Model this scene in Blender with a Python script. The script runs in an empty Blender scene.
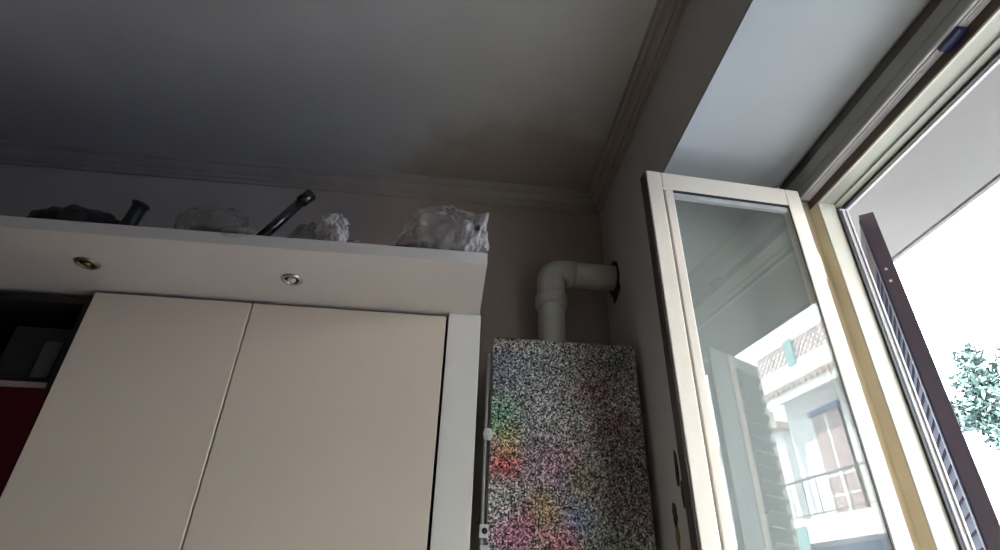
import bpy, bmesh, math, random
from mathutils import Vector, Matrix, noise

sc = bpy.context.scene
col = sc.collection
random.seed(7)

# ------------------------------------------------------------------ camera
YAW, PITCH, ROLL = (math.radians(v) for v in (4.908, 31.427, 1.707))
FPX = 559.64
fw = Vector((math.sin(YAW) * math.cos(PITCH), math.cos(YAW) * math.cos(PITCH), math.sin(PITCH)))
rt0 = Vector((math.cos(YAW), -math.sin(YAW), 0))
up0 = rt0.cross(fw)
rt = rt0 * math.cos(ROLL) + up0 * math.sin(ROLL)
up = up0 * math.cos(ROLL) - rt0 * math.sin(ROLL)
cam_d = bpy.data.cameras.new('camera')
cam_d.sensor_width = 36.0
cam_d.lens = FPX / 1000.0 * 36.0
cam_d.clip_start = 0.02
cam = bpy.data.objects.new('camera', cam_d)
col.objects.link(cam)
m3 = Matrix((rt, up, -fw)).transposed()
cam.matrix_world = Matrix.Translation((0, 0, 1.5)) @ m3.to_4x4()
sc.camera = cam

# ------------------------------------------------------------------ sky, sun, exposure
world = bpy.data.worlds.new('sky')
sc.world = world
world.use_nodes = True
wb = world.node_tree.nodes['Background']
wb.inputs[0].default_value = (0.77, 0.90, 1.0, 1)
wb.inputs[1].default_value = 8.0
sun_d = bpy.data.lights.new('sun', 'SUN')
sun_d.energy = 12.0
sun_d.angle = math.radians(0.6)
sun_d.color = (1.0, 0.95, 0.86)
sun = bpy.data.objects.new('sun', sun_d)
col.objects.link(sun)
sun.rotation_euler = Vector((0.66, 0.10, -0.74)).to_track_quat('-Z', 'Y').to_euler()
sun.location = (-5, 0, 12)
por_d = bpy.data.lights.new('window_portal', 'AREA')          # sampling portal of the window opening, emits nothing
por_d.shape = 'RECTANGLE'
por_d.size = 2.6
por_d.size_y = 1.07
por_d.cycles.is_portal = True
por = bpy.data.objects.new('window_portal', por_d)
col.objects.link(por)
por.location = (1.17, 0.735, 1.31)
por.rotation_euler = (0, math.radians(90), 0)
sc.view_settings.view_transform = 'Standard'
sc.view_settings.look = 'None'
sc.view_settings.gamma = 1.0
sc.view_settings.use_curve_mapping = False
sc.view_settings.exposure = 0.9

# ------------------------------------------------------------------ material helpers
def new_mat(name, c, rough=0.6, metal=0.0, spec=0.5):
    m = bpy.data.materials.new(name)
    m.use_nodes = True
    b = m.node_tree.nodes['Principled BSDF']
    b.inputs['Base Color'].default_value = (*c, 1)
    b.inputs['Roughness'].default_value = rough
    b.inputs['Metallic'].default_value = metal
    b.inputs['Specular IOR Level'].default_value = spec
    return m

def N(m, kind, **kw):
    n = m.node_tree.nodes.new(kind)
    for k, v in kw.items():
        setattr(n, k, v)
    return n

def L(m, a, b):
    m.node_tree.links.new(a, b)

def mottle(name, c1, c2, scale=6.0, rough=0.6, metal=0.0, bump=0.0, bscale=60.0, spec=0.5, lo=0.35, hi=0.65):
    """two close tones of one colour plus fine relief"""
    m = new_mat(name, c1, rough, metal, spec)
    b = m.node_tree.nodes['Principled BSDF']
    tc = N(m, 'ShaderNodeTexCoord')
    nz = N(m, 'ShaderNodeTexNoise')
    nz.inputs['Scale'].default_value = scale
    nz.inputs['Detail'].default_value = 6
    L(m, tc.outputs['Object'], nz.inputs['Vector'])
    cr = N(m, 'ShaderNodeValToRGB')
    cr.color_ramp.elements[0].position = lo
    cr.color_ramp.elements[1].position = hi
    cr.color_ramp.elements[0].color = (*c1, 1)
    cr.color_ramp.elements[1].color = (*c2, 1)
    L(m, nz.outputs['Fac'], cr.inputs['Fac'])
    L(m, cr.outputs['Color'], b.inputs['Base Color'])
    if bump:
        n2 = N(m, 'ShaderNodeTexNoise')
        n2.inputs['Scale'].default_value = bscale
        n2.inputs['Detail'].default_value = 4
        L(m, tc.outputs['Object'], n2.inputs['Vector'])
        bp = N(m, 'ShaderNodeBump')
        bp.inputs['Strength'].default_value = bump
        bp.inputs['Distance'].default_value = 0.004
        L(m, n2.outputs['Fac'], bp.inputs['Height'])
        L(m, bp.outputs['Normal'], b.inputs['Normal'])
    return m

def mth(m, op, a, b=None, clamp=False):
    n = N(m, 'ShaderNodeMath', operation=op, use_clamp=clamp)
    for i, v in enumerate((a, b)):
        if v is None:
            continue
        if isinstance(v, (int, float)):
            n.inputs[i].default_value = v
        else:
            L(m, v, n.inputs[i])
    return n.outputs[0]

def mixc(m, fac, a, b):
    n = N(m, 'ShaderNodeMix', data_type='RGBA')
    if isinstance(fac, (int, float)):
        n.inputs[0].default_value = fac
    else:
        L(m, fac, n.inputs[0])
    for i, v in ((6, a), (7, b)):
        if isinstance(v, tuple):
            n.inputs[i].default_value = (*v[:3], 1)
        else:
            L(m, v, n.inputs[i])
    return n.outputs[2]

def blob(m, pos, c, r, soft):
    """1 inside radius r of c (object space), fading over soft"""
    d = N(m, 'ShaderNodeVectorMath', operation='DISTANCE')
    L(m, pos, d.inputs[0])
    d.inputs[1].default_value = c
    mr = N(m, 'ShaderNodeMapRange', interpolation_type='SMOOTHSTEP')
    L(m, d.outputs['Value'], mr.inputs['Value'])
    mr.inputs['From Min'].default_value = r
    mr.inputs['From Max'].default_value = r + soft
    mr.inputs['To Min'].default_value = 1
    mr.inputs['To Max'].default_value = 0
    return mr.outputs['Result']

# ------------------------------------------------------------------ materials
def stained_plaster(name, clean, dirty, centre, r, soft, scale):
    """old paint with a smoke stain that spreads, ragged, from around the flue"""
    m = mottle(name, clean, tuple(v * 0.93 for v in clean), 3.0, 0.85, bump=0.15, bscale=90, spec=0.2)
    b = m.node_tree.nodes['Principled BSDF']
    base = b.inputs['Base Color'].links[0].from_socket
    tc = N(m, 'ShaderNodeTexCoord')
    nz = N(m, 'ShaderNodeTexNoise')
    nz.inputs['Scale'].default_value = scale
    nz.inputs['Detail'].default_value = 5
    L(m, tc.outputs['Object'], nz.inputs['Vector'])
    sub = N(m, 'ShaderNodeVectorMath', operation='SUBTRACT')
    L(m, nz.outputs['Color'], sub.inputs[0])
    sub.inputs[1].default_value = (0.5, 0.5, 0.5)
    scl = N(m, 'ShaderNodeVectorMath', operation='SCALE')
    L(m, sub.outputs[0], scl.inputs[0])
    scl.inputs['Scale'].default_value = 0.55
    add = N(m, 'ShaderNodeVectorMath', operation='ADD')
    L(m, tc.outputs['Object'], add.inputs[0])
    L(m, scl.outputs[0], add.inputs[1])
    f = blob(m, add.outputs[0], centre, r, soft)
    L(m, mixc(m, f, base, dirty), b.inputs['Base Color'])
    return m

M = {}
M['ceiling'] = stained_plaster('ceiling_paint', (0.60, 0.575, 0.565), (0.42, 0.36, 0.31), (0.28, 2.22, 3.25), 0.50, 0.22, 2.6)
M['wall_back'] = stained_plaster('wall_back_paint', (0.66, 0.60, 0.54), (0.52, 0.42, 0.37), (0.1, 2.1, 2.95), 0.5, 0.6, 2.2)
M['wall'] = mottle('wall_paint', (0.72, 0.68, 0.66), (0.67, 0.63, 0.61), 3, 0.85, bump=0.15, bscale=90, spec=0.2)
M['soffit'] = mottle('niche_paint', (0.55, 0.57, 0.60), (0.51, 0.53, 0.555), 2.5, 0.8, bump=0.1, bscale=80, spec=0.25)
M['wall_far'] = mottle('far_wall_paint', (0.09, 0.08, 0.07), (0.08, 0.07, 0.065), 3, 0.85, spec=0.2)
M['lining'] = mottle('shaded_lining_paint', (0.34, 0.335, 0.31), (0.30, 0.295, 0.275), 3, 0.85, spec=0.2)  # far niche side: the open sash's shade is put into this grey
M['cornice'] = mottle('cornice_plaster', (0.50, 0.44, 0.40), (0.44, 0.38, 0.34), 4, 0.85, bump=0.15, spec=0.2)
M['floor'] = mottle('floor_tile', (0.46, 0.36, 0.26), (0.41, 0.32, 0.23), 5, 0.4)
M['cab'] = mottle('cabinet_laminate', (0.87, 0.72, 0.56), (0.85, 0.705, 0.545), 2, 0.42, spec=0.4)
M['panel'] = mottle('end_panel_laminate', (0.90, 0.83, 0.735), (0.88, 0.81, 0.715), 2, 0.42, spec=0.4)
M['canopy'] = mottle('canopy_laminate', (0.74, 0.665, 0.605), (0.71, 0.635, 0.575), 2, 0.4, spec=0.4)
M['canopy_edge'] = mottle('canopy_edge_band', (0.76, 0.69, 0.61), (0.72, 0.65, 0.57), 3, 0.35)
M['black'] = new_mat('black_carcass', (0.012, 0.011, 0.012), 0.6)
M['dark_shelf'] = mottle('dark_shelf', (0.02, 0.018, 0.018), (0.03, 0.026, 0.026), 6, 0.5)
M['shelf_edge'] = new_mat('shelf_edge', (0.34, 0.24, 0.19), 0.5)
M['red'] = mottle('red_lacquer', (0.055, 0.003, 0.009), (0.045, 0.002, 0.007), 3, 0.25)
M['brass'] = new_mat('aged_brass', (0.36, 0.28, 0.14), 0.35, 0.9)
M['chrome'] = new_mat('chrome', (0.62, 0.60, 0.57), 0.2, 1.0)
M['bulb'] = new_mat('bulb_glass', (0.75, 0.72, 0.66), 0.15, 0.0, 0.8)
M['dark_metal'] = new_mat('dark_metal', (0.03, 0.026, 0.024), 0.3, 0.7)
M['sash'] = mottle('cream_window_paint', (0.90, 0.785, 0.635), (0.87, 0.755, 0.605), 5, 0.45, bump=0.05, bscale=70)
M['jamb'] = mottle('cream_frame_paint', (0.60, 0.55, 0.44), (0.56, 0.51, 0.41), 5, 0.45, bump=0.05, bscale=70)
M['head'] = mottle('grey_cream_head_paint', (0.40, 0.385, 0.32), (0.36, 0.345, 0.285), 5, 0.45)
M['gold'] = mottle('yellowed_frame_paint', (0.82, 0.69, 0.47), (0.76, 0.63, 0.42), 9, 0.45)
M['fascia'] = mottle('grey_frame_paint', (0.34, 0.325, 0.29), (0.30, 0.285, 0.25), 5, 0.5)
M['fascia_dark'] = mottle('groove_shade', (0.13, 0.11, 0.095), (0.11, 0.09, 0.08), 5, 0.6)  # contact shadow below the soffit, painted as a dark tone
M['brown_seal'] = mottle('brown_seal', (0.10, 0.065, 0.05), (0.08, 0.05, 0.04), 8, 0.5)
M['gasket'] = new_mat('black_gasket', (0.012, 0.012, 0.014), 0.5)
M['silver'] = mottle('dull_aluminium', (0.66, 0.61, 0.60), (0.58, 0.53, 0.53), 14, 0.5, 0.0)
M['blue_plastic'] = new_mat('dark_blue_plastic', (0.02, 0.022, 0.07), 0.4)
M['sash_edge'] = mottle('unlit_sash_edge', (0.075, 0.058, 0.045), (0.055, 0.04, 0.032), 10, 0.6)  # sash end face turned from the light, its shade painted in
M['shutter'] = mottle('dark_brown_shutter', (0.065, 0.042, 0.048), (0.05, 0.034, 0.042), 6, 0.6, spec=0.3)
M['shutter_blue'] = mottle('dark_shutter_edge', (0.045, 0.042, 0.07), (0.035, 0.033, 0.055), 6, 0.8, spec=0.1)
M['slat_grey'] = mottle('weathered_louvre', (0.40, 0.41, 0.42), (0.36, 0.37, 0.38), 6, 0.55)
M['slat_beige'] = mottle('weathered_stile', (0.80, 0.68, 0.60), (0.74, 0.63, 0.55), 6, 0.5)
M['pipe'] = mottle('flue_white_plastic', (0.76, 0.72, 0.66), (0.72, 0.68, 0.62), 6, 0.4)
M['flue_gap'] = mottle('dark_wall_hole', (0.03, 0.025, 0.022), (0.05, 0.04, 0.035), 20, 0.9)  # dark tone of the ragged disc where the flue enters the wall
M['peel'] = mottle('peeled_plaster', (0.035, 0.018, 0.012), (0.10, 0.06, 0.02), 30, 0.8)
M['ochre'] = mottle('ochre_plaster', (0.32, 0.20, 0.06), (0.24, 0.14, 0.05), 30, 0.8)
M['white_metal'] = mottle('white_enamel', (0.62, 0.60, 0.57), (0.58, 0.56, 0.53), 5, 0.35)
M['grey_metal'] = new_mat('grey_painted_pipe', (0.36, 0.33, 0.30), 0.4)
M['slab'] = mottle('slab_render', (0.22, 0.205, 0.195), (0.205, 0.19, 0.18), 3, 0.85, bump=0.1)
M['facade'] = mottle('white_facade', (0.80, 0.79, 0.76), (0.76, 0.75, 0.72), 1.5, 0.85, bump=0.1)
M['facade_cool'] = mottle('pale_green_render', (0.60, 0.68, 0.66), (0.56, 0.65, 0.63), 1.5, 0.85)
M['yellow'] = mottle('pale_yellow_facade', (0.80, 0.66, 0.36), (0.76, 0.62, 0.33), 1.0, 0.85)
M['tile'] = mottle('old_roof_tile', (0.56, 0.45, 0.40), (0.46, 0.37, 0.33), 4, 0.85)
M['lattice'] = mottle('lattice_clay', (0.66, 0.56, 0.52), (0.62, 0.52, 0.48), 3, 0.85)
M['teal'] = mottle('grey_green_paint', (0.26, 0.40, 0.38), (0.22, 0.36, 0.34), 3, 0.6)
M['brown_shutter'] = mottle('overexposed_shutter', (0.46, 0.36, 0.35), (0.42, 0.33, 0.32), 3, 0.6)  # brown lightened to carry the glare on the sunlit shutters
M['blue_head'] = mottle('blue_grey_box', (0.20, 0.24, 0.38), (0.18, 0.22, 0.35), 3, 0.6)
M['rail'] = new_mat('iron_rail', (0.22, 0.22, 0.22), 0.5, 0.5)
M['dark_glass'] = new_mat('dark_window_glass', (0.05, 0.06, 0.07), 0.1)
M['street'] = mottle('street_asphalt', (0.27, 0.265, 0.26), (0.23, 0.225, 0.22), 0.7, 0.9)
M['bark'] = mottle('bark', (0.12, 0.09, 0.07), (0.08, 0.06, 0.05), 9, 0.9)
M['leaf'] = mottle('blue_green_leaf', (0.07, 0.105, 0.095), (0.13, 0.165, 0.155), 1.2, 0.85, spec=0.1)
M['leaf2'] = mottle('green_leaf', (0.10, 0.20, 0.08), (0.18, 0.30, 0.12), 1.2, 0.55)
M['black_plastic'] = mottle('black_plastic_film', (0.012, 0.011, 0.014), (0.02, 0.018, 0.022), 9, 0.4, bump=0.5, bscale=40)
M['black_rubber'] = new_mat('black_rubber', (0.01, 0.01, 0.011), 0.5)
M['steel_dark'] = new_mat('blackened_steel', (0.13, 0.12, 0.115), 0.25, 0.85)
M['appliance'] = new_mat('grey_panel', (0.06, 0.06, 0.055), 0.4)

def film(name, c, alpha, rough=0.25):
    """thin crumpled plastic: partly see-through, partly milky, glossy"""
    m = bpy.data.materials.new(name)
    m.use_nodes = True
    nt = m.node_tree
    nt.nodes.clear()
    out = N(m, 'ShaderNodeOutputMaterial')
    tr = N(m, 'ShaderNodeBsdfTransparent')
    tr.inputs[0].default_value = (0.93, 0.92, 0.90, 1)
    pb = N(m, 'ShaderNodeBsdfPrincipled')
    pb.inputs['Base Color'].default_value = (*c, 1)
    pb.inputs['Roughness'].default_value = rough
    tc = N(m, 'ShaderNodeTexCoord')
    nz = N(m, 'ShaderNodeTexNoise')
    nz.inputs['Scale'].default_value = 14
    nz.inputs['Detail'].default_value = 4
    nz.inputs['Distortion'].default_value = 1.2
    L(m, tc.outputs['Object'], nz.inputs['Vector'])
    bp = N(m, 'ShaderNodeBump')
    bp.inputs['Strength'].default_value = 0.8
    bp.inputs['Distance'].default_value = 0.01
    L(m, nz.outputs['Fac'], bp.inputs['Height'])
    L(m, bp.outputs['Normal'], pb.inputs['Normal'])
    mx = N(m, 'ShaderNodeMixShader')
    mr = N(m, 'ShaderNodeMapRange')
    mr.inputs['From Min'].default_value = 0.35
    mr.inputs['From Max'].default_value = 0.7
    mr.inputs['To Min'].default_value = alpha * 0.35
    mr.inputs['To Max'].default_value = min(1, alpha * 2.2)
    L(m, nz.outputs['Fac'], mr.inputs['Value'])
    lw = N(m, 'ShaderNodeLayerWeight')
    lw.inputs['Blend'].default_value = 0.4
    L(m, mth(m, 'MULTIPLY', mr.outputs['Result'], mth(m, 'ADD', mth(m, 'MULTIPLY', lw.outputs['Facing'], 1.3), 0.6), True), mx.inputs[0])
    L(m, tr.outputs[0], mx.inputs[1])
    L(m, pb.outputs[0], mx.inputs[2])
    L(m, mx.outputs[0], out.inputs['Surface'])
    return m

M['film_clear'] = film('clear_film', (0.66, 0.60, 0.545), 0.25)
M['film_grey'] = film('smoky_film', (0.40, 0.38, 0.36), 0.30)
M['film_white'] = film('milky_film', (0.80, 0.74, 0.68), 0.45)

def glass():
    m = bpy.data.materials.new('window_glass')
    m.use_nodes = True
    m.node_tree.nodes.clear()
    out = N(m, 'ShaderNodeOutputMaterial')
    lw = N(m, 'ShaderNodeLayerWeight')
    lw.inputs['Blend'].default_value = 0.5
    f = mth(m, 'ADD', mth(m, 'MULTIPLY', mth(m, 'POWER', lw.outputs['Facing'], 5.0), 0.95), 0.050, True)
    tr = N(m, 'ShaderNodeBsdfTransparent')
    tr.inputs[0].default_value = (0.97, 0.99, 0.98, 1)
    gl = N(m, 'ShaderNodeBsdfGlossy')
    gl.inputs['Color'].default_value = (1, 1, 1, 1)
    gl.inputs['Roughness'].default_value = 0.0
    mx = N(m, 'ShaderNodeMixShader')
    L(m, f, mx.inputs[0])
    L(m, tr.outputs[0], mx.inputs[1])
    L(m, gl.outputs[0], mx.inputs[2])
    # a thin film of dust
    df = N(m, 'ShaderNodeBsdfDiffuse')
    df.inputs['Color'].default_value = (0.6, 0.6, 0.58, 1)
    mx2 = N(m, 'ShaderNodeMixShader')
    mx2.inputs[0].default_value = 0.02
    L(m, mx.outputs[0], mx2.inputs[1])
    L(m, df.outputs[0], mx2.inputs[2])
    L(m, mx2.outputs[0], out.inputs['Surface'])
    return m
M['glass'] = glass()

def speckle():
    """black-and-white grained print with soft coloured patches on the boiler front (object x = width, z = height)"""
    m = new_mat('speckled_print', (0.3, 0.3, 0.3), 0.55, 0.0, 0.3)
    b = m.node_tree.nodes['Principled BSDF']
    tc = N(m, 'ShaderNodeTexCoord')
    pos = tc.outputs['Object']
    def grain(size, off):
        ad = N(m, 'ShaderNodeVectorMath', operation='ADD')
        L(m, pos, ad.inputs[0])
        ad.inputs[1].default_value = (off, 0.0, off)
        sn = N(m, 'ShaderNodeVectorMath', operation='SNAP')
        L(m, ad.outputs[0], sn.inputs[0])
        sn.inputs[1].default_value = (size, 10.0, size)
        wn = N(m, 'ShaderNodeTexWhiteNoise', noise_dimensions='3D')
        L(m, sn.outputs[0], wn.inputs['Vector'])
        return wn
    g1 = grain(0.0042, 20.0)
    g2 = grain(0.0075, 31.3)
    v = mth(m, 'ADD', mth(m, 'MULTIPLY', g1.outputs['Value'], 0.72), mth(m, 'MULTIPLY', g2.outputs['Value'], 0.28))
    v = mth(m, 'POWER', v, 2.3)
    # soft colour patches under the grain
    under = (0.50, 0.475, 0.45)
    patches = [((0.03, 0, -0.02), 0.05, 0.07, (0.50, 0.36, 0.28)), ((0.02, 0, -0.11), 0.03, 0.06, (0.22, 0.26, 0.36)),
               ((0.05, 0, -0.28), 0.03, 0.06, (0.24, 0.58, 0.26)), ((0.045, 0, -0.42), 0.03, 0.05, (0.85, 0.14, 0.15)),
               ((0.06, 0, -0.355), 0.01, 0.05, (0.70, 0.52, 0.26)), ((0.22, 0, -0.43), 0.04, 0.09, (0.72, 0.42, 0.52)),
               ((0.25, 0, -0.55), 0.03, 0.07, (0.28, 0.38, 0.78)), ((0.17, 0, -0.55), 0.02, 0.06, (0.72, 0.50, 0.20)),
               ((0.29, 0, -0.48), 0.02, 0.06, (0.50, 0.40, 0.22)), ((0.08, 0, -0.60), 0.03, 0.06, (0.80, 0.25, 0.40)),
               ((0.22, 0, -0.65), 0.03, 0.06, (0.80, 0.28, 0.32)), ((0.03, 0, -0.53), 0.04, 0.05, (0.66, 0.64, 0.58)),
               ((0.34, 0, -0.15), 0.03, 0.06, (0.42, 0.18, 0.20)), ((0.40, 0, -0.30), 0.03, 0.07, (0.40, 0.15, 0.21)),
               ((0.42, 0, -0.52), 0.03, 0.07, (0.38, 0.15, 0.20)), ((0.16, 0, -0.10), 0.05, 0.1, (0.50, 0.50, 0.50)),
               ((0.16, 0, -0.25), 0.05, 0.08, (0.62, 0.58, 0.58)), ((0.36, 0, -0.62), 0.03, 0.08, (0.32, 0.34, 0.28)),
               ((0.40, 0, -0.05), 0.06, 0.10, (0.27, 0.255, 0.24)), ((0.44, 0, -0.40), 0.04, 0.12, (0.24, 0.23, 0.22))]
    colr = None
    prev = under
    for c, r, s, rgb in patches:
        prev = mixc(m, mth(m, 'MULTIPLY', blob(m, pos, c, r * .4, s * 1.7), 0.8), prev, rgb)
    mul = N(m, 'ShaderNodeMix', data_type='RGBA', blend_type='MULTIPLY')
    mul.inputs[0].default_value = 1.0
    L(m, prev, mul.inputs[6])
    cmb = N(m, 'ShaderNodeCombineColor')
    vv = mth(m, 'ADD', mth(m, 'MULTIPLY', v, 2.35), 0.02)
    for i in range(3):
        L(m, vv, cmb.inputs[i])
    L(m, cmb.outputs[0], mul.inputs[7])
    L(m, mul.outputs[2], b.inputs['Base Color'])
    return m
M['speckle'] = speckle()

# ------------------------------------------------------------------ mesh helpers
def box(bm, x0, x1, y0, y1, z0, z1):
    v = [bm.verts.new((x, y, z)) for z in (z0, z1) for y in (y0, y1) for x in (x0, x1)]
    for f in ((0, 2, 3, 1), (4, 5, 7, 6), (0, 1, 5, 4), (2, 6, 7, 3), (0, 4, 6, 2), (1, 3, 7, 5)):
        bm.faces.new([v[i] for i in f])
    return v

def cyl(bm, p0, p1, r0, r1=None, seg=24, caps=True):
    p0, p1 = Vector(p0), Vector(p1)
    r1 = r0 if r1 is None else r1
    d = (p1 - p0).normalized()
    a = d.orthogonal().normalized()
    b = d.cross(a)
    rings = []
    for p, r in ((p0, r0), (p1, r1)):
        rings.append([bm.verts.new(p + (a * math.cos(t) + b * math.sin(t)) * r) for t in (2 * math.pi * i / seg for i in range(seg))])
    for i in range(seg):
        j = (i + 1) % seg
        bm.faces.new((rings[0][i], rings[0][j], rings[1][j], rings[1][i]))
    if caps:
        bm.faces.new(rings[0][::-1])
        bm.faces.new(rings[1])

def tube(bm, pts, r, seg=20, caps=True):
    """swept round tube; r a number or one radius per point"""
    pts = [Vector(p) for p in pts]
    rs = r if isinstance(r, (list, tuple)) else [r] * len(pts)
    rings = []
    a = None
    for i, p in enumerate(pts):
        d = (pts[min(i + 1, len(pts) - 1)] - pts[max(i - 1, 0)]).normalized()
        a = d.orthogonal().normalized() if a is None else (a - d * a.dot(d)).normalized()
        b = d.cross(a)
        rings.append([bm.verts.new(p + (a * math.cos(t) + b * math.sin(t)) * rs[i]) for t in (2 * math.pi * k / seg for k in range(seg))])
    for i in range(len(rings) - 1):
        for k in range(seg):
            j = (k + 1) % seg
            bm.faces.new((rings[i][k], rings[i][j], rings[i + 1][j], rings[i + 1][k]))
    if caps:
        bm.faces.new(rings[0][::-1])
        bm.faces.new(rings[-1])

def torus(bm, c, n, R, r, seg=32, s2=10):
    c, n = Vector(c), Vector(n).normalized()
    a = n.orthogonal().normalized()
    b = n.cross(a)
    rings = []
    for i in range(seg):
        t = 2 * math.pi * i / seg
        d = a * math.cos(t) + b * math.sin(t)
        rings.append([bm.verts.new(c + d * (R + r * math.cos(q)) + n * r * math.sin(q)) for q in (2 * math.pi * k / s2 for k in range(s2))])
    for i in range(seg):
        j = (i + 1) % seg
        for k in range(s2):
            l = (k + 1) % s2
            bm.faces.new((rings[i][k], rings[j][k], rings[j][l], rings[i][l]))

def obj(name, bm, mat, parent=None, bevel=0.0, smooth=False, at=None):
    me = bpy.data.meshes.new(name)
    bmesh.ops.recalc_face_normals(bm, faces=bm.faces)
    if at is not None:
        bmesh.ops.translate(bm, verts=bm.verts, vec=-Vector(at))
    bm.to_mesh(me)
    bm.free()
    me.materials.append(mat)
    o = bpy.data.objects.new(name, me)
    col.objects.link(o)
    if at is not None:
        o.location = at
    if parent:
        o.parent = parent
        if at is not None or True:
            o.matrix_parent_inverse = PINV.get(parent.name, Matrix())
    if smooth:
        for p in me.polygons:
            p.use_smooth = True
    if bevel:
        md = o.modifiers.new('bevel', 'BEVEL')
        md.width = bevel
        md.segments = 2
        md.limit_method = 'ANGLE'
        md.angle_limit = math.radians(40)
    return o

PINV = {}          # children are modelled in world space; this undoes the parent's own placement

def thing(name, loc, label=None, cat=None, group=None, kind=None):
    o = bpy.data.objects.new(name, None)
    o.empty_display_size = 0.1
    col.objects.link(o)
    o.location = loc
    PINV[o.name] = Matrix.Translation(loc).inverted()
    return tag(o, label, cat, group, kind)

def tag(o, label=None, cat=None, group=None, kind=None):
    for k, v in (('label', label), ('category', cat), ('group', group), ('kind', kind)):
        if v:
            o[k] = v
    return o

def bx(name, dims, mat, parent=None, bevel=0.0, at=None):
    bm = bmesh.new()
    box(bm, *dims)
    return obj(name, bm, mat, parent, bevel, at=at)

# ------------------------------------------------------------------ the room
XR, YB, ZC = 0.657, 2.10, 3.26
XL, YN = -2.6, -2.2
SOF = 2.787                     # niche soffit height
tag(bx('floor', (XL, 1.07, YN, YB, -0.12, 0), M['floor']), 'brown kitchen floor below the view', kind='structure')
tag(bx('ceiling', (XL - .2, 1.19, YN - .2, YB + .2, ZC, ZC + .3), M['ceiling']), 'grey ceiling with a brown smoke stain in the corner', kind='structure')
tag(bx('wall_back', (XL - .2, XR + .02, YB, YB + .25, -.12, ZC), M['wall_back']), 'dirty brownish wall behind cabinets and boiler', kind='structure')
tag(bx('wall_left', (XL - .2, XL, YN, YB, -.12, ZC), M['wall_far']), 'grey wall out of view on the left', kind='structure')
tag(bx('wall_front', (XL - .2, XR, YN - .2, YN, -.12, ZC), M['wall_far']), 'grey wall behind the camera', kind='structure')
NY0, NY1 = 0.10, 1.40           # niche, inner
bm = bmesh.new()
box(bm, XR, 1.19, NY1, YB + .25, -.12, ZC)
box(bm, XR, 1.19, YN - .2, NY0, -.12, ZC)
box(bm, XR, 1.19, NY0, NY1, SOF + .012, ZC)
box(bm, 1.19, 1.20, 1.285, 6.0, -4, 7.0)
box(bm, 1.19, 1.20, -6.0, 0.18, -4, 7.0)
box(bm, 1.19, 1.20, 0.18, 1.285, 2.615, 7.0)
box(bm, 1.19, 1.20, 0.18, 1.285, -4, 0)
wall_right = tag(obj('wall_right', bm, M['wall']), 'grey wall on the right with the deep window niche', kind='structure')
bx('niche_lining', (XR + .0005, 1.07, NY0, NY1, SOF, SOF + .012), M['soffit'], wall_right)
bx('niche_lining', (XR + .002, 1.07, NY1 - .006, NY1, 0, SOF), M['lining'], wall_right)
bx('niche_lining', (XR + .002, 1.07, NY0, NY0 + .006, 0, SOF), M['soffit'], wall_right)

# cornice: stepped moulding swept along both walls
def cornice(name, along, label):
    prof = [(0, -.085), (.010, -.085), (.012, -.072), (.022, -.066), (.024, -.052), (.036, -.045), (.046, -.032), (.048, -.020), (.062, -.016), (.066, -.006), (.068, 0), (0, 0)]
    bm = bmesh.new()
    ends = []
    for e in (0, 1):
        ring = []
        for d, h in prof:
            if along == 'y':
                ring.append(bm.verts.new((XR - d, YN if e == 0 else YB - d, ZC + h)))
            else:
                ring.append(bm.verts.new((XL if e == 0 else XR - d, YB - d, ZC + h)))
        ends.append(ring)
    n = len(prof)
    for i in range(n):
        j = (i + 1) % n
        bm.faces.new((ends[0][i], ends[0][j], ends[1][j], ends[1][i]))
    bm.faces.new(ends[0]); bm.faces.new(ends[1][::-1])
    return tag(obj(name, bm, M['cornice']), label, kind='structure')
cornice('trim_1', 'y', 'stepped plaster cornice along the window wall')
cornice('trim_2', 'x', 'stepped plaster cornice along the back wall')

# ------------------------------------------------------------------ window_1: fixed frame + open sash
win = thing('window_1', (1.10, 0.735, 0), 'cream framed window in a deep niche with one sash swung inward', kind='structure')
Z1 = 2.664
JY0, JY1 = 0.20, 1.267          # clear opening between the jambs
bx('fascia_board', (1.070, 1.10, NY0 + .006, NY1 - .006, Z1, 2.749), M['fascia'], win, .002)
bx('fascia_groove', (1.078, 1.10, NY0 + .006, NY1 - .006, 2.749, SOF), M['fascia_dark'], win)
bx('fascia_bead', (1.066, 1.071, NY0 + .006, NY1 - .006, 2.702, 2.706), M['fascia'], win)
bx('edge_bead', (1.064, 1.072, NY0 + .006, NY1 - .006, Z1 - .003, Z1 + .004), M['silver'], win, .001)
bx('lock_track', (1.074, 1.0965, JY0 - .03, JY1 + .03, Z1 - .004, Z1), M['silver'], win)
for y0, y1 in ((.80, .90), (.52, .66), (.34, .46)):
    bx('track_plate', (1.080, 1.093, y0, y1, Z1 - .007, Z1 - .004), M['white_metal'], win)
bx('latch_block', (1.070, 1.0965, .675, .735, Z1 - .018, Z1 - .004), M['blue_plastic'], win, .003)
bx('brown_seal', (1.0965, 1.10, JY0 - .04, JY1 + .04, 2.630, Z1 - .001), M['brown_seal'], win)
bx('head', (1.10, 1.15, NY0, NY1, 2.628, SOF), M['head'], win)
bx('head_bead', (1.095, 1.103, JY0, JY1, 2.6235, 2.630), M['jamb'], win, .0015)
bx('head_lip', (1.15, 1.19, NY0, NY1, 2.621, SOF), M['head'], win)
bx('gasket', (1.174, 1.181, JY0, JY1, 2.611, 2.6225), M['gasket'], win)
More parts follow.
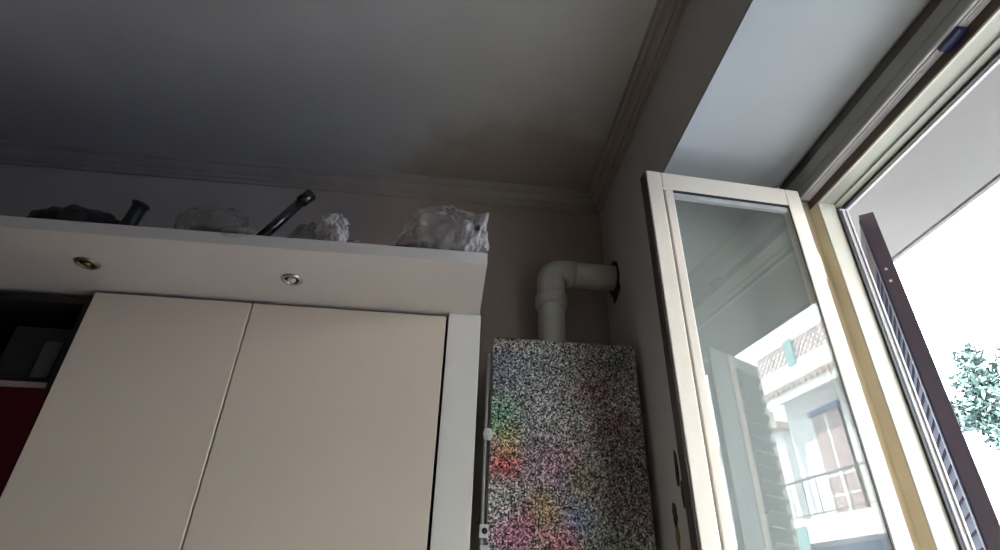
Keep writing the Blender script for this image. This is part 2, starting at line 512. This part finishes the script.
for s in (0, 1):
    def yy(a, b):               # mirror a far-jamb interval onto the near jamb
        if s == 0:
            return a, b
        k = JY0 + JY1
        return k - b, k - a
    far = NY1 if s == 0 else JY0 + JY1 - NY0
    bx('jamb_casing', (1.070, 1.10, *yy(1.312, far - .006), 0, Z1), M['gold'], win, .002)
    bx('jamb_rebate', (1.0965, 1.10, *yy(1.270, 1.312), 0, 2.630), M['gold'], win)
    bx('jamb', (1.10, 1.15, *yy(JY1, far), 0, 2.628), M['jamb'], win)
    bx('jamb_bead', (1.094, 1.103, *yy(1.2635, 1.270), 0, 2.6235), M['jamb'], win, .0015)
    bx('gasket', (1.149, 1.155, *yy(1.259, 1.268), 0, 2.604), M['gasket'], win)
    bx('outer_jamb', (1.157, 1.19, *yy(1.268, far), 0, 2.612), M['silver'], win)
    bx('outer_rail', (1.164, 1.168, *yy(1.266, 1.268), 0, 2.604), M['sash_edge'], win)
    bx('outer_rail', (1.180, 1.184, *yy(1.263, 1.268), 0, 2.604), M['silver'], win)

# the open sash, modelled closed-flat in its own frame (u from the hinge, v = depth behind the front face) then turned
SA = math.radians(3.7)
SH = Vector((1.030, 1.252, 0))
SU = Vector((-math.cos(SA), -math.sin(SA), 0))
SV = Vector((-SU.y, SU.x, 0)) * -1          # behind the front face
if SV.y < 0:
    SV = -SV
def sbox(bm, u0, u1, v0, v1, z0, z1):
    vs = box(bm, u0, u1, v0, v1, z0, z1)
    for v in vs:
        v.co = SH + SU * v.co.x + SV * v.co.y + Vector((0, 0, v.co.z))
SW, ST, SB = 0.497, 2.655, 0.06
GU0, GU1, GZ1, GZ0 = 0.047, 0.419, 2.585, 0.22
bm = bmesh.new()
sbox(bm, 0, GU0, 0, .034, SB, ST)
sbox(bm, GU1 + .032, SW, 0, .034, SB, ST)
sbox(bm, GU0, GU1 + .032, 0, .034, GZ1 + .006, ST)
sbox(bm, GU0, GU1 + .032, 0, .034, SB, GZ0)
sash = obj('sash', bm, M['sash'], win, .003)
bm = bmesh.new(); sbox(bm, GU1, GU1 + .028, .0005, .031, GZ0, GZ1 + .006); obj('glazing_bead', bm, M['sash'], sash, .004)
bm = bmesh.new(); sbox(bm, GU1 + .028, GU1 + .032, .006, .03, GZ0, GZ1 + .02); obj('bead_groove', bm, M['brown_seal'], sash)
bm = bmesh.new(); sbox(bm, SW, SW + .004, .004, .036, SB, ST - .004); obj('closing_edge', bm, M['sash_edge'], sash)
bm = bmesh.new(); sbox(bm, GU0, GU1, .001, .008, GZ1 + .002, GZ1 + .006); obj('gasket', bm, M['gasket'], sash)
bm = bmesh.new(); sbox(bm, GU0, GU0 + .004, .001, .003, GZ0, GZ1); obj('gasket', bm, M['gasket'], sash)
bm = bmesh.new(); sbox(bm, GU0 + .006, GU1, .0075, .0195, GZ1 - .014, GZ1); obj('pane_spacer', bm, M['silver'], sash)
for v0 in (.003,):
    bm = bmesh.new(); sbox(bm, GU0, GU1, v0, v0 + .004, GZ0, GZ1); obj('glass_pane', bm, M['glass'], sash)
for zc in (2.35, 1.2, 0.35):
    bm = bmesh.new(); cyl(bm, SH + SV * .02 + Vector((.018, .01, zc)), SH + SV * .02 + Vector((.018, .01, zc + .09)), .009, seg=12)
    obj('hinge', bm, M['gold'], win, smooth=False)

# ------------------------------------------------------------------ outside: shutters
def shutter(origin, az, length, label, mats, spacing=.04, ztop=2.605, thick=.04, left=True, flat=0.0, tilt=70, depth=.03):
    """louvred leaf along az from its hinge end; flat > 0 puts a plain board of that width before the louvres"""
    a = math.radians(az)
    U = Vector((math.cos(a), math.sin(a), 0))
    V = Vector((-U.y, U.x, 0)) * (1 if left else -1)
    O = Vector(origin)
    t = thing('window_shutter', (O.x, O.y, .03), label, 'shutter', 'louvred shutters of the kitchen window')
    rot = Matrix((U, V, Vector((0, 0, 1)))).transposed().to_4x4()
    W = Matrix.Translation(O) @ rot
    def part(name, dims, mat, par=t, bev=0.002):
        bm = bmesh.new()
        box(bm, *dims)
        bmesh.ops.transform(bm, matrix=W, verts=bm.verts)
        return obj(name, bm, mat, par, bev)
    stile, edge, slat, board = mats
    if flat:
        part('plain_board', (.05, flat, .004, thick - .004, .03, ztop), board)
    s1 = part('stile', (flat, flat + .05, 0, thick, .03, ztop), stile)
    if not flat:
        part('edge_strip', (-.002, .012, thick, thick + .003, .03, ztop - .02), edge, s1, 0)
        for zr in (2.40, 2.36):
            bm = bmesh.new()
            cyl(bm, (-.001, thick * .6, zr), (-.003, thick * .6, zr), .004, seg=10)
            bmesh.ops.transform(bm, matrix=W, verts=bm.verts)
            obj('rivet', bm, M['silver'], s1)
    part('stile', (length - .03, length, 0, thick, .03, ztop), edge)
    x0, x1 = flat + .05, length - .03
    for z0, z1 in ((.03, .12), (ztop - .06, ztop), (1.22, 1.30)):
        part('rail', (x0, x1, .002, thick - .002, z0, z1), board)
    proto = None
    z = .14
    while z < ztop - .07:
        if not 1.19 < z < 1.31:
            if proto is None:
                bm = bmesh.new()
                box(bm, x0 - .002, x1 + .002, -depth, depth, -.0035, .0035)
                bmesh.ops.rotate(bm, verts=bm.verts, cent=(0, 0, 0), matrix=Matrix.Rotation(math.radians(tilt), 3, 'X'))
                bmesh.ops.transform(bm, matrix=rot, verts=bm.verts)
                proto = obj('slat', bm, slat, t)
                o = proto
            else:
                o = proto.copy()
                col.objects.link(o)
            o.location = O + V * (thick / 2) + Vector((0, 0, z))
        z += spacing
    return t
shutter((1.266, 1.260, 0), 54.0, .45, 'dark brown louvred shutter folded outward beside the open sash',
        (M['shutter'], M['shutter_blue'], M['shutter_blue'], M['shutter']), tilt=-80, depth=.0235)
shutter((1.27, .27, 0), -23.3, .45, 'grey louvred shutter seen mirrored in the sash glass',
        (M['slat_beige'], M['slat_beige'], M['slat_grey'], M['slat_grey']), spacing=.062, left=False, flat=.19, tilt=-40, depth=.050)

# ------------------------------------------------------------------ outside: balcony above, street, houses
bm = bmesh.new()
box(bm, 1.20, 1.83, -4, 5.5, 2.85, 3.02)
box(bm, 1.845, 1.865, -4, 5.5, 2.85, 3.02)
box(bm, 1.83, 1.845, -4, 5.5, 2.862, 3.02)
tag(obj('balcony_slab', bm, M['slab']), 'pale grey underside of the balcony slab above the window', kind='structure')
tag(bx('balcony_floor', (1.20, 1.86, -4, 5.5, -.16, -.02), M['slab']), 'balcony floor outside the window', kind='structure')
tag(bx('street', (1.2, 60, -45, 45, -4.2, -4.0), M['street']), 'street below the balcony', kind='structure')

# opposite house, the one mirrored in the sash; numbers come from the mirrored camera rays scaled to a 1 m wide window
VC = Vector((-0.154, 2.385, 1.5))          # mirror image of the camera in the sash
def far_pt(y7, z7, X):                    # a point read on the plane x = 7, moved along the sight line to plane x = X
    k = (X - VC.x) / (7.0 - VC.x)
    return VC.y + (y7 - VC.y) * k, VC.z + (z7 - VC.z) * k
XW = 11.0
house = thing('apartment_house', (XW, -8, -4), 'white sunlit house with lattice parapet mirrored in the window glass', 'building')
yE, zE = far_pt(-6.62, 5.15, 10.2)        # eave tile line
yW, zS = far_pt(-5, 4.74, XW)             # soffit meets wall
_, zB = far_pt(-6, 2.99, 10.0)            # balcony floor line
_, zBb = far_pt(-6, 2.64, 10.0)           # balcony slab underside
_, zR = far_pt(-6, 3.62, 10.0)            # railing top
_, zL0 = far_pt(-6, 5.55, 10.4)           # lattice bottom
_, zL1 = far_pt(-6, 5.92, 10.4)           # lattice top
yC, _ = far_pt(-6.64, 4, 10.2)             # column
yEnd = 4.0
bx('wall', (XW, XW + 6, yC - .1, yEnd, -4, zE + .2), M['facade'], house)
bx('parapet', (10.40, 10.62, yC - .15, yEnd, zE + .12, zL0), M['facade'], house)
bx('parapet', (10.40, 10.60, yC - .15, yEnd, zL1, zL1 + .06), M['facade'], house)
bx('eave', (10.25, XW + .1, yC - .15, yEnd, zS - .02 + .28, zE + .1), M['facade'], house)
bx('fascia_board', (10.20, 10.27, yC - .15, yEnd, zE - .30, zE - .04), M['facade'], house)
bm = bmesh.new()
y = yC - .1
while y < yEnd:
    cyl(bm, (10.10, y, zE - .02), (10.45, y, zE + .10), .085, .085, 10)
    y += .21
tag(obj('tile_row', bm, M['tile'], house), kind='stuff')
bm = bmesh.new()                          # diagonal lattice
pitch = .20
h = zL1 - zL0
y = yC - .15 - h
while y < yEnd:
    for sgn in (1, -1):
        ya, yb_ = (y, y + h) if sgn > 0 else (y + h, y)
        lo, hi = max(yC - .15, min(ya, yb_)), min(yEnd, max(ya, yb_))
        if hi - lo < .05:
            continue
        def zz(q):
            return zL0 + (q - y if sgn > 0 else (y + h) - q)
        d = .035
        vs = [(10.44 + .03 * (sgn < 0), lo, zz(lo)), (10.44 + .03 * (sgn < 0), hi, zz(hi))]
        cyl(bm, vs[0], vs[1], d, d, 4)
    y += pitch
tag(obj('lattice', bm, M['lattice'], house), kind='stuff')
g0, _ = far_pt(-5.69, 5.7, 10.4); g1, _ = far_pt(-5.49, 5.7, 10.4)
bx('lattice_post', (10.36, 10.62, g0, g1, zL0 - .1, zL1 + .06), M['teal'], house)
w0, wz1 = far_pt(-5.45, 4.48, XW); w1, wz0 = far_pt(-4.85, 3.2, XW)
wn = bx('window', (XW - .03, XW + .05, w0 - .02, w1 + .02, zB, wz1), M['dark_glass'], house)
wm = (w0 + w1) / 2
bx('shutter_leaf', (XW - .08, XW - .03, w0, wm - .04, zB, wz1), M['brown_shutter'], wn, .01)
bx('shutter_leaf', (XW - .08, XW - .03, wm + .04, w1, zB, wz1), M['brown_shutter'], wn, .01)
bx('shutter_post', (XW - .07, XW - .03, wm - .04, wm + .04, zB, wz1), M['facade'], wn)
for zz_ in (zB + .55, zB + 1.0):
    bx('shutter_rail', (XW - .09, XW - .03, w0, w1, zz_, zz_ + .05), M['facade'], wn)
bx('window_head', (XW - .12, XW, w0 - .06, w1 + .06, wz1, wz1 + .14), M['blue_head'], house)
w0b = w0 + 3.2
bx('window', (XW - .03, XW + .05, w0b, w0b + 1, zB, wz1), M['brown_shutter'], house)
bx('balcony_floor', (10.0, XW, yC - .1, yEnd, zBb, zB), M['facade'], house)
bx('column', (10.18, 10.34, yC - .06, yC + .08, zB, zE - .5), M['facade'], house, .02)
bx('column_capital', (10.12, 10.40, yC - .13, yC + .15, zE - .62, zE - .30), M['facade'], house, .03)
rl = bx('railing', (10.02, 10.06, yC, yEnd, zR - .05, zR), M['rail'], house)
bx('bottom_rail', (10.03, 10.05, yC, yEnd, zB + .08, zB + .11), M['rail'], rl)
y = yC + .1
bar = None
while y < yEnd:
    if bar is None:
        bar = bx('baluster', (-.008, .008, -.008, .008, zB, zR - .04), M['rail'], rl)
        o = bar
    else:
        o = bar.copy(); col.objects.link(o)
    o.location = (10.04, y, 0)
    y += .45
bx('lower_wall', (10.7, XW, yC - .1, yEnd, -4, zBb), M['blue_head'], house)
y0, _ = far_pt(-6.57, 2.9, 10.05); y1, _ = far_pt(-6.18, 2.9, 10.05)
bx('balcony_box', (9.98, 10.1, y0, y1, zBb - .2, zB - .12), M['teal'], house)

house2 = thing('terrace_house', (13, -22, -4), 'far pale house seen past the mirrored shutter', 'building')
bx('wall', (13, 20, -26, -13.5, -4, 7.0), M['facade'], house2)
bx('roof', (12.6, 20, -26.3, -13.2, 7.0, 7.2), M['tile'], house2)
for k in range(4):
    bx('window', (12.96, 13.02, -24.5 + 2.8 * k, -23.4 + 2.8 * k, 3.6, 5.4), M['brown_shutter'], house2)
    bx('balcony', (12.2, 13, -25 + 2.8 * k, -22.9 + 2.8 * k, 3.3, 3.5), M['facade'], house2)

house3 = thing('yellow_house', (15, 14, -4), 'pale yellow sunlit house under the tree outside', 'building')
bx('wall', (15.5, 24, 9.0, 26, -4, 5.3), M['yellow'], house3)
bx('roof', (15.2, 24, 8.8, 26.2, 5.3, 5.5), M['facade'], house3)
for k in range(4):
    bx('window', (15.45, 15.52, 10.2 + 2.6 * k, 11.2 + 2.6 * k, .6, 2.4), M['brown_shutter'], house3)

# ------------------------------------------------------------------ trees
def tree(loc, centre, blobs, nleaf, mat, size, label, seed, group='trees in the street'):
    rnd = random.Random(seed)
    t = thing('street_tree', loc, label, 'tree', group)
    bm = bmesh.new()
    c = Vector(centre)
    tube(bm, [Vector(loc), Vector(loc) * .5 + c * .5 + Vector((.1, -.05, 0)), c - Vector((0, 0, .3))], [.14, .11, .07], 10)
    for off, r in blobs:
        tube(bm, [c - Vector((0, 0, .6)), c + Vector(off) * .6 - Vector((0, 0, .1)), c + Vector(off)], [.05, .03, .012], 6)
    obj('trunk', bm, M['bark'], t, smooth=True)
    verts, faces = [], []
    for off, r in blobs:
        n = int(nleaf * r ** 2)
        for i in range(n):
            d = Vector((rnd.gauss(0, 1), rnd.gauss(0, 1), rnd.gauss(0, 1))).normalized()
            p = c + Vector(off) + d * r * (rnd.uniform(.35, 1.0) ** .6)
            a = Vector((rnd.gauss(0, 1), rnd.gauss(0, 1), rnd.gauss(0, .7))).normalized()
            b = a.cross(d + Vector((0, 0, .4))).normalized()
            s = size * rnd.uniform(.6, 1.3)
            k = len(verts)
            nrm = a.cross(b) * s * .18
            verts += [p - a * s, p + b * s * .42 + nrm, p + a * s, p - b * s * .42 + nrm]
            faces += [(k, k + 1, k + 2), (k, k + 2, k + 3)]
    me = bpy.data.meshes.new('foliage')
    me.from_pydata([tuple(v) for v in verts], [], faces)
    me.materials.append(mat)
    o = bpy.data.objects.new('foliage', me)
    col.objects.link(o)
    o.parent = t
    o.matrix_parent_inverse = PINV[t.name]
    tag(o, kind='stuff')
    return t
tree((9.2, 8.0, -4.0), (9.1, 7.98, 4.6),
     [((0, 0, .1), .55), ((-.22, .22, .55), .36), ((-.18, .2, .95), .24), ((.5, -.5, .3), .6), ((-.42, .42, .0), .34), ((.2, -.2, -.45), .5),
      ((.6, -.6, -.5), .6), ((-.1, .1, -.4), .4), ((.3, -.3, .7), .45)], 2600, M['leaf'], .085,
     'blue-green leafy tree against the white sky outside the window', 3)
tree((4.6, -4.9, -4.0), (4.6, -4.9, 1.6), [((0, 0, 0), .6), ((.2, .2, .4), .4), ((-.2, -.2, -.5), .6), ((.3, -.4, .1), .5)], 1600, M['leaf2'], .08,
     'green tree seen mirrored low behind the grey shutter', 5)

# ------------------------------------------------------------------ tall cabinets and canopy
ZT = 2.325                               # canopy underside
YD = 1.600                               # door fronts
DX0, DX1, DX2, PX1 = -1.098, -.631, -.025, .080
def tall_cabinet(x0, x1, label, end=False):
    t = thing('tall_cabinet', ((x0 + x1) / 2, YD + .25, 0), label, 'cabinet', 'tall kitchen cabinets')
    bm = bmesh.new()
    box(bm, x0 + .002, x0 + .02, YD + .024, YB - .005, .1, ZT - .012)
    box(bm, x1 - .02, x1 - .002, YD + .024, YB - .005, .1, ZT - .012)
    box(bm, x0 + .02, x1 - .02, YB - .02, YB - .005, .1, ZT - .012)
    box(bm, x0 + .02, x1 - .02, YD + .03, YB - .02, ZT - .03, ZT - .012)
    box(bm, x0 + .02, x1 - .02, YD + .03, YB - .02, .1, .118)
    box(bm, x0 + .002, x1 - .002, YD + .05, YD + .07, 0, .1)
    obj('carcass', bm, M['black'], t)
    return t
c1 = tall_cabinet(DX0, DX1, 'narrower tall beige cabinet next to the open dark shelf')
bx('door', (DX0, DX1 - .002, YD, YD + .022, .105, ZT - .012), M['cab'], c1, .0025)
c2 = tall_cabinet(DX1, DX2, 'wider tall beige cabinet beside the end panel')
bx('door', (DX1 + .002, DX2 - .005, YD + .001, YD + .023, .105, ZT - .012), M['cab'], c2, .0025)
tag(bx('end_panel', (DX2 + .003, PX1, YD - .002, YB - .005, 0, ZT - .0005), M['panel'], bevel=.002),
    'pale grey end panel between the cabinet doors and boiler', 'panel')

YF = 1.293
can = thing('cabinet_canopy', (-.8, 1.6, ZT), 'pale projecting canopy board with spotlights over the tall cabinets', 'canopy')
CX0, CX1 = -2.2, .075
bm = bmesh.new()
SPOTS = [(-1.049, 1.447), (-.483, 1.454)]
box(bm, CX0, CX1, YF + .004, 1.78, ZT, ZT + .036)
obj('board', bm, M['canopy'], can, .001)
bx('edge_band', (CX0, CX1, YF, YF + .004, ZT - .0005, ZT + .0365), M['canopy_edge'], can, .0012)
for k, (sx, sy) in enumerate(SPOTS):
    bm = bmesh.new()
    torus(bm, (sx, sy, ZT), (0, 0, 1), .0255, .0065)
    sp = tag(obj('spotlight', bm, M['brass'] if k == 0 else M['chrome'], can, smooth=True), 'brass spotlight ring' if k == 0 else 'chrome spotlight ring')
    bm = bmesh.new()
    cyl(bm, (sx, sy, ZT - .001), (sx, sy, ZT - .0004), .024, seg=24)
    obj('recess', bm, M['dark_metal'], sp)
    bm = bmesh.new()
    bmesh.ops.create_uvsphere(bm, u_segments=16, v_segments=8, radius=.012)
    bmesh.ops.scale(bm, verts=bm.verts, vec=(1, 1, .55))
    bmesh.ops.translate(bm, verts=bm.verts, vec=(sx, sy, ZT - .003))
    obj('bulb', bm, M['bulb'] if k else M['brass'], sp, smooth=True)

# open shelf unit with the red door, left of the tall cabinets
us = thing('open_shelf_unit', (-1.6, 1.85, 0), 'dark open shelf above a red door left of the cabinets', 'shelf')
bx('side', (DX0 - .022, DX0 - .004, YD + .012, YB - .005, 0, ZT - .02), M['dark_shelf'], us)
bx('side', (-2.15, -2.13, YD + .012, YB - .005, 0, ZT - .02), M['dark_shelf'], us)
bx('back_panel', (-2.13, DX0 - .022, YB - .02, YB - .005, 0, ZT - .02), M['black'], us)
bx('top', (-2.13, DX0 - .022, YD + .03, YB - .02, ZT - .04, ZT - .02), M['dark_shelf'], us)
sh = bx('shelf', (-2.13, DX0 - .022, YD + .016, YB - .02, 2.012, 2.030), M['dark_shelf'], us)
bx('edge_band', (-2.13, DX0 - .022, YD + .012, YD + .016, 2.010, 2.026), M['shelf_edge'], sh)
bx('door', (-2.148, DX0 - .005, YD + .002, YD + .0115, .1, 2.006), M['red'], us, .001)
bxo = thing('storage_box', (-1.19, 1.75, 2.03), 'dark box with a grey front panel on the open shelf', 'box')
bx('housing', (-1.29, -1.125, 1.63, 1.90, 2.030, 2.20), M['black'], bxo, .004)
bx('grey_panel', (-1.187, -1.137, 1.626, 1.631, 2.045, 2.155), M['appliance'], bxo, .001)
bx('trim', (-1.130, -1.126, 1.626, 1.631, 2.04, 2.16), M['dark_shelf'], bxo)

# ------------------------------------------------------------------ boiler, flue, gas pipe
BX0, BX1, BY, BZ0, BZ1 = .135, .630, 1.750, 1.45, 2.322
bo = thing('wall_boiler', ((BX0 + BX1) / 2, YB, BZ0), 'boiler with a speckled multicoloured front hanging in the corner', 'boiler')
bx('casing', (BX0 + .004, BX1 - .004, BY + .012, YB, BZ0, BZ1 - .004), M['white_metal'], bo, .006)
bx('front_cover', (BX0, BX1, BY, BY + .012, BZ0, BZ1), M['speckle'], bo, .002, at=(BX0, BY, BZ1))
FX, FY, FZ, FR = .383, 1.98, 2.740, .054
bm = bmesh.new(); cyl(bm, (FX, FY, BZ1 - .004), (FX, FY, BZ1 + .02), .066, .060, 32); obj('flue_collar', bm, M['pipe'], bo, smooth=False)
fl = thing('flue_pipe', (FX, FY, BZ1 + .02), 'off-white flue pipe bending from the boiler top into the wall', 'pipe')
bm = bmesh.new(); tube(bm, [(FX, FY, BZ1 + .018), (FX, FY, FZ - .10)], FR, 32); obj('vertical_pipe', bm, M['pipe'], fl, smooth=True)
bm = bmesh.new()
pts = [(FX, FY, FZ - .13), (FX, FY, FZ - .06)]
for i in range(9):
    a = math.radians(90 * i / 8)
    pts.append((FX + .042 - .042 * math.cos(a), FY, FZ - .042 + .042 * math.sin(a)))
pts.append((FX + .10, FY, FZ))
tube(bm, pts, FR + .004, 32)
el = obj('elbow', bm, M['pipe'], fl, smooth=True)
bm = bmesh.new(); tube(bm, [(FX, FY, FZ - .165), (FX, FY, FZ - .16), (FX, FY, FZ - .115), (FX, FY, FZ - .11)], [FR + .004, FR + .011, FR + .011, FR + .004], 32)
obj('collar', bm, M['pipe'], el, smooth=False)
bm = bmesh.new(); tube(bm, [(FX + .09, FY, FZ), (XR + .02, FY, FZ)], FR, 32); obj('horizontal_pipe', bm, M['pipe'], fl, smooth=True)

def patch(name, pts, mat, x, thick=.003):
    """thin ragged patch on the right wall; pts are (y, z)"""
    bm = bmesh.new()
    a = [bm.verts.new((x, y, z)) for y, z in pts]
    b = [bm.verts.new((x - thick, y, z)) for y, z in pts]
    bm.faces.new(b)
    for i in range(len(pts)):
        j = (i + 1) % len(pts)
        bm.faces.new((a[i], a[j], b[j], b[i]))
    return obj(name, bm, mat, wall_right)
rnd = random.Random(4)
ring = []
for i in range(28):
    t = 2 * math.pi * i / 28
    r = FR + .014 + .012 * rnd.random() + (.035 if 3.9 < t < 5.0 else 0)
    ring.append((FY + r * math.cos(t), FZ + r * math.sin(t)))
patch('broken_plaster', ring, M['flue_gap'], XR)
def ragged(y, z, ry, rz, seed, n=16):
    q = random.Random(seed)
    return [(y + ry * math.cos(2 * math.pi * i / n) * q.uniform(.65, 1.1), z + rz * math.sin(2 * math.pi * i / n) * q.uniform(.75, 1.1)) for i in range(n)]
patch('peeled_patch', ragged(1.640, 1.758, .016, .036, 1), M['peel'], XR)
patch('peeled_patch', ragged(1.640, 1.70, .013, .045, 2), M['ochre'], XR, .0025)
patch('peeled_patch', ragged(1.585, 1.872, .011, .055, 3), M['peel'], XR)
patch('peeled_patch', ragged(1.565, 1.80, .007, .035, 6), M['peel'], XR)

gp = thing('gas_pipe', (.118, 1.76, 1.3), 'thin pale pipe with fittings down the left side of the boiler', 'pipe')
bm = bmesh.new(); tube(bm, [(.121, 1.752, 1.30), (.121, 1.752, 1.60), (.120, 1.751, 1.90), (.121, 1.752, 2.26)], .0045, 10); obj('pipe', bm, M['grey_metal'], gp, smooth=True)
bm = bmesh.new()
bmesh.ops.create_uvsphere(bm, u_segments=20, v_segments=12, radius=.018)
bmesh.ops.scale(bm, verts=bm.verts, vec=(.85, .7, 1.1))
bmesh.ops.translate(bm, verts=bm.verts, vec=(.127, 1.742, 1.985))
obj('valve_knob', bm, M['white_metal'], gp, smooth=True)
bm = bmesh.new(); box(bm, .112, .138, 1.734, 1.752, 1.690, 1.726)
br = obj('bracket', bm, M['white_metal'], gp, .003)
bm = bmesh.new(); cyl(bm, (.1265, 1.7325, 1.708), (.1265, 1.745, 1.708), .0085, seg=16); obj('screw_hole', bm, M['gasket'], br)
bm = bmesh.new(); box(bm, .116, .140, 1.734, 1.752, 1.62, 1.672); obj('bracket', bm, M['white_metal'], gp, .003)

# ------------------------------------------------------------------ things on top of the canopy
TZ = ZT + .0365
def crumple(bm, c, s, seed, amp=.16, freq=1.5, flat=True, sub=5, shear=(0, 0)):
    """a slumped film shape: broad lobes, a few sharp folds, flat where it rests on the canopy"""
    r = bmesh.ops.create_icosphere(bm, subdivisions=sub, radius=1.0)
    off = Vector((seed * 3.17, seed * 1.31, seed * 2.3))
    c = Vector(c)
    for v in r['verts']:
        p = v.co.copy()
        d = noise.noise(p * freq + off) * amp * 1.2
        d += (abs(noise.noise(p * freq * 1.9 + off * 2)) - .2) * amp
        d += (abs(noise.noise(Vector((p.x * 3.5, p.y * 3.5, p.z * 1.2)) + off)) - .2) * amp * .6
        q = p * (1 + d)
        q = Vector((q.x * s[0] + shear[0] * q.z * s[2], q.y * s[1], q.z * s[2]))
        q += c
        if flat and q.z < TZ + .001:
            q.z = TZ + .001 + .002 * (noise.noise(p * 5 + off) + 1)
        v.co = q
    return r['verts']

# black bag with a black hose end
b = thing('black_bag', (-1.10, 1.40, TZ), 'slumped black plastic bag on the left of the canopy', 'bag')
bm = bmesh.new(); crumple(bm, (-1.105, 1.43, TZ + .055), (.115, .075, .075), 1); crumple(bm, (-1.035, 1.43, TZ + .03), (.042, .05, .042), 2)
obj('film', bm, M['black_plastic'], b, smooth=True)
hs = thing('black_hose', (-.93, 1.40, TZ), 'short black hose end sticking up beside the black bag', 'hose')
bm = bmesh.new(); tube(bm, [(-.975, 1.38, TZ + .021), (-.950, 1.38, TZ + .032), (-.936, 1.375, TZ + .070), (-.922, 1.365, TZ + .122)], .0195, 18); obj('hose', bm, M['black_rubber'], hs, smooth=True)
bm = bmesh.new(); torus(bm, (-.922, 1.365, TZ + .120), (.25, -.15, .9), .0185, .006, 20, 8); obj('cuff', bm, M['black_rubber'], hs, smooth=True)

# smoky bag
b = thing('smoky_bag', (-.70, 1.40, TZ), 'smoky grey plastic bag lying between hose and metal tube', 'bag')
bm = bmesh.new(); crumple(bm, (-.715, 1.41, TZ + .062), (.108, .07, .096), 4, shear=(-.25, 0)); obj('film', bm, M['film_grey'], b, smooth=True)
bm = bmesh.new(); crumple(bm, (-.755, 1.43, TZ + .05), (.05, .04, .055), 5, amp=.08); obj('dark_content', bm, M['black_plastic'], b, smooth=True)
bm = bmesh.new(); crumple(bm, (-.655, 1.35, TZ + .026), (.042, .02, .024), 6, amp=.08); obj('opening', bm, M['black'], b, smooth=True)
bm = bmesh.new()                         # flap that hangs a little over the front edge
n = 12
prof = [(1.345, TZ + .055), (1.325, TZ + .036), (1.305, TZ + .014), (1.2915, TZ + .003), (1.2885, TZ - .006), (1.2880, TZ - .018)]
rows = []
for i in range(n):
    u = i / (n - 1)
    x = -.655 + .095 * u
    hang = math.sin(u * math.pi) ** .6
    rows.append([bm.verts.new((x + .003 * math.sin(i * 2.1 + k), y - .0015 * abs(math.sin(i * 1.7)),
                               z * hang + (TZ + .004) * (1 - hang) if k > 3 else z + .004 * math.sin(i * 1.3 + k) + .002)) for k, (y, z) in enumerate(prof)])
for i in range(n - 1):
    for k in range(len(prof) - 1):
        bm.faces.new((rows[i][k], rows[i + 1][k], rows[i + 1][k + 1], rows[i][k + 1]))
obj('overhanging_flap', bm, M['film_clear'], b, smooth=True)

# metal tube propped up
mt = thing('metal_tube', (-.555, 1.36, TZ), 'dark shiny metal tube leaning up from the canopy between bags', 'tube')
bm = bmesh.new(); tube(bm, [(-.570, 1.35, TZ + .016), (-.480, 1.365, TZ + .185)], .0145, 20, caps=True); obj('tube', bm, M['steel_dark'], mt, smooth=True)
bm = bmesh.new(); tube(bm, [(-.484, 1.3645, TZ + .178), (-.461, 1.368, TZ + .212)], [.0180, .0185], 20, caps=True); obj('end_cap', bm, M['steel_dark'], mt, smooth=True)

# clear bag with a white knot
b = thing('clear_bag', (-.42, 1.40, TZ), 'small clear plastic bag with a whitish knotted end', 'bag')
bm = bmesh.new(); crumple(bm, (-.435, 1.41, TZ + .048), (.078, .055, .075), 8, amp=.24); obj('film', bm, M['film_grey'], b, smooth=True)
bm = bmesh.new(); crumple(bm, (-.370, 1.355, TZ + .068), (.042, .035, .066), 9, amp=.2, freq=1.7); crumple(bm, (-.352, 1.318, TZ + .022), (.028, .022, .036), 10, amp=.2, freq=1.7)
obj('knot', bm, M['film_white'], b, smooth=True)
bm = bmesh.new(); crumple(bm, (-.45, 1.37, TZ + .018), (.06, .03, .018), 11, amp=.12); obj('dark_content', bm, M['steel_dark'], b, smooth=True)
bm = bmesh.new(); crumple(bm, (-.305, 1.36, TZ + .022), (.026, .03, .024), 12, amp=.25); obj('tail', bm, M['film_clear'], b, smooth=True)

# large clear bag at the right end
b = thing('large_clear_bag', (-.06, 1.41, TZ), 'large crumpled clear plastic bag at the right end of the canopy', 'bag')
bm = bmesh.new(); crumple(bm, (-.080, 1.42, TZ + .100), (.122, .085, .145), 14, amp=.2, shear=(.22, 0)); obj('film', bm, M['film_clear'], b, smooth=True)
bm = bmesh.new(); crumple(bm, (-.12, 1.43, TZ + .05), (.07, .05, .06), 15, amp=.1); obj('content', bm, M['brown_seal'], b, smooth=True)
bm = bmesh.new(); crumple(bm, (.026, 1.38, TZ + .085), (.046, .045, .095), 16, amp=.3, freq=2.0, shear=(.2, 0)); wt = obj('twisted_end', bm, M['film_white'], b, smooth=True)
bm = bmesh.new(); cyl(bm, (.046, 1.330, TZ + .115), (.046, 1.345, TZ + .115), .006, seg=10); obj('dark_spot', bm, M['gasket'], wt)
bm = bmesh.new(); crumple(bm, (-.165, 1.335, TZ + .012), (.05, .022, .014), 17, amp=.12); obj('strap', bm, M['steel_dark'], b, smooth=True)
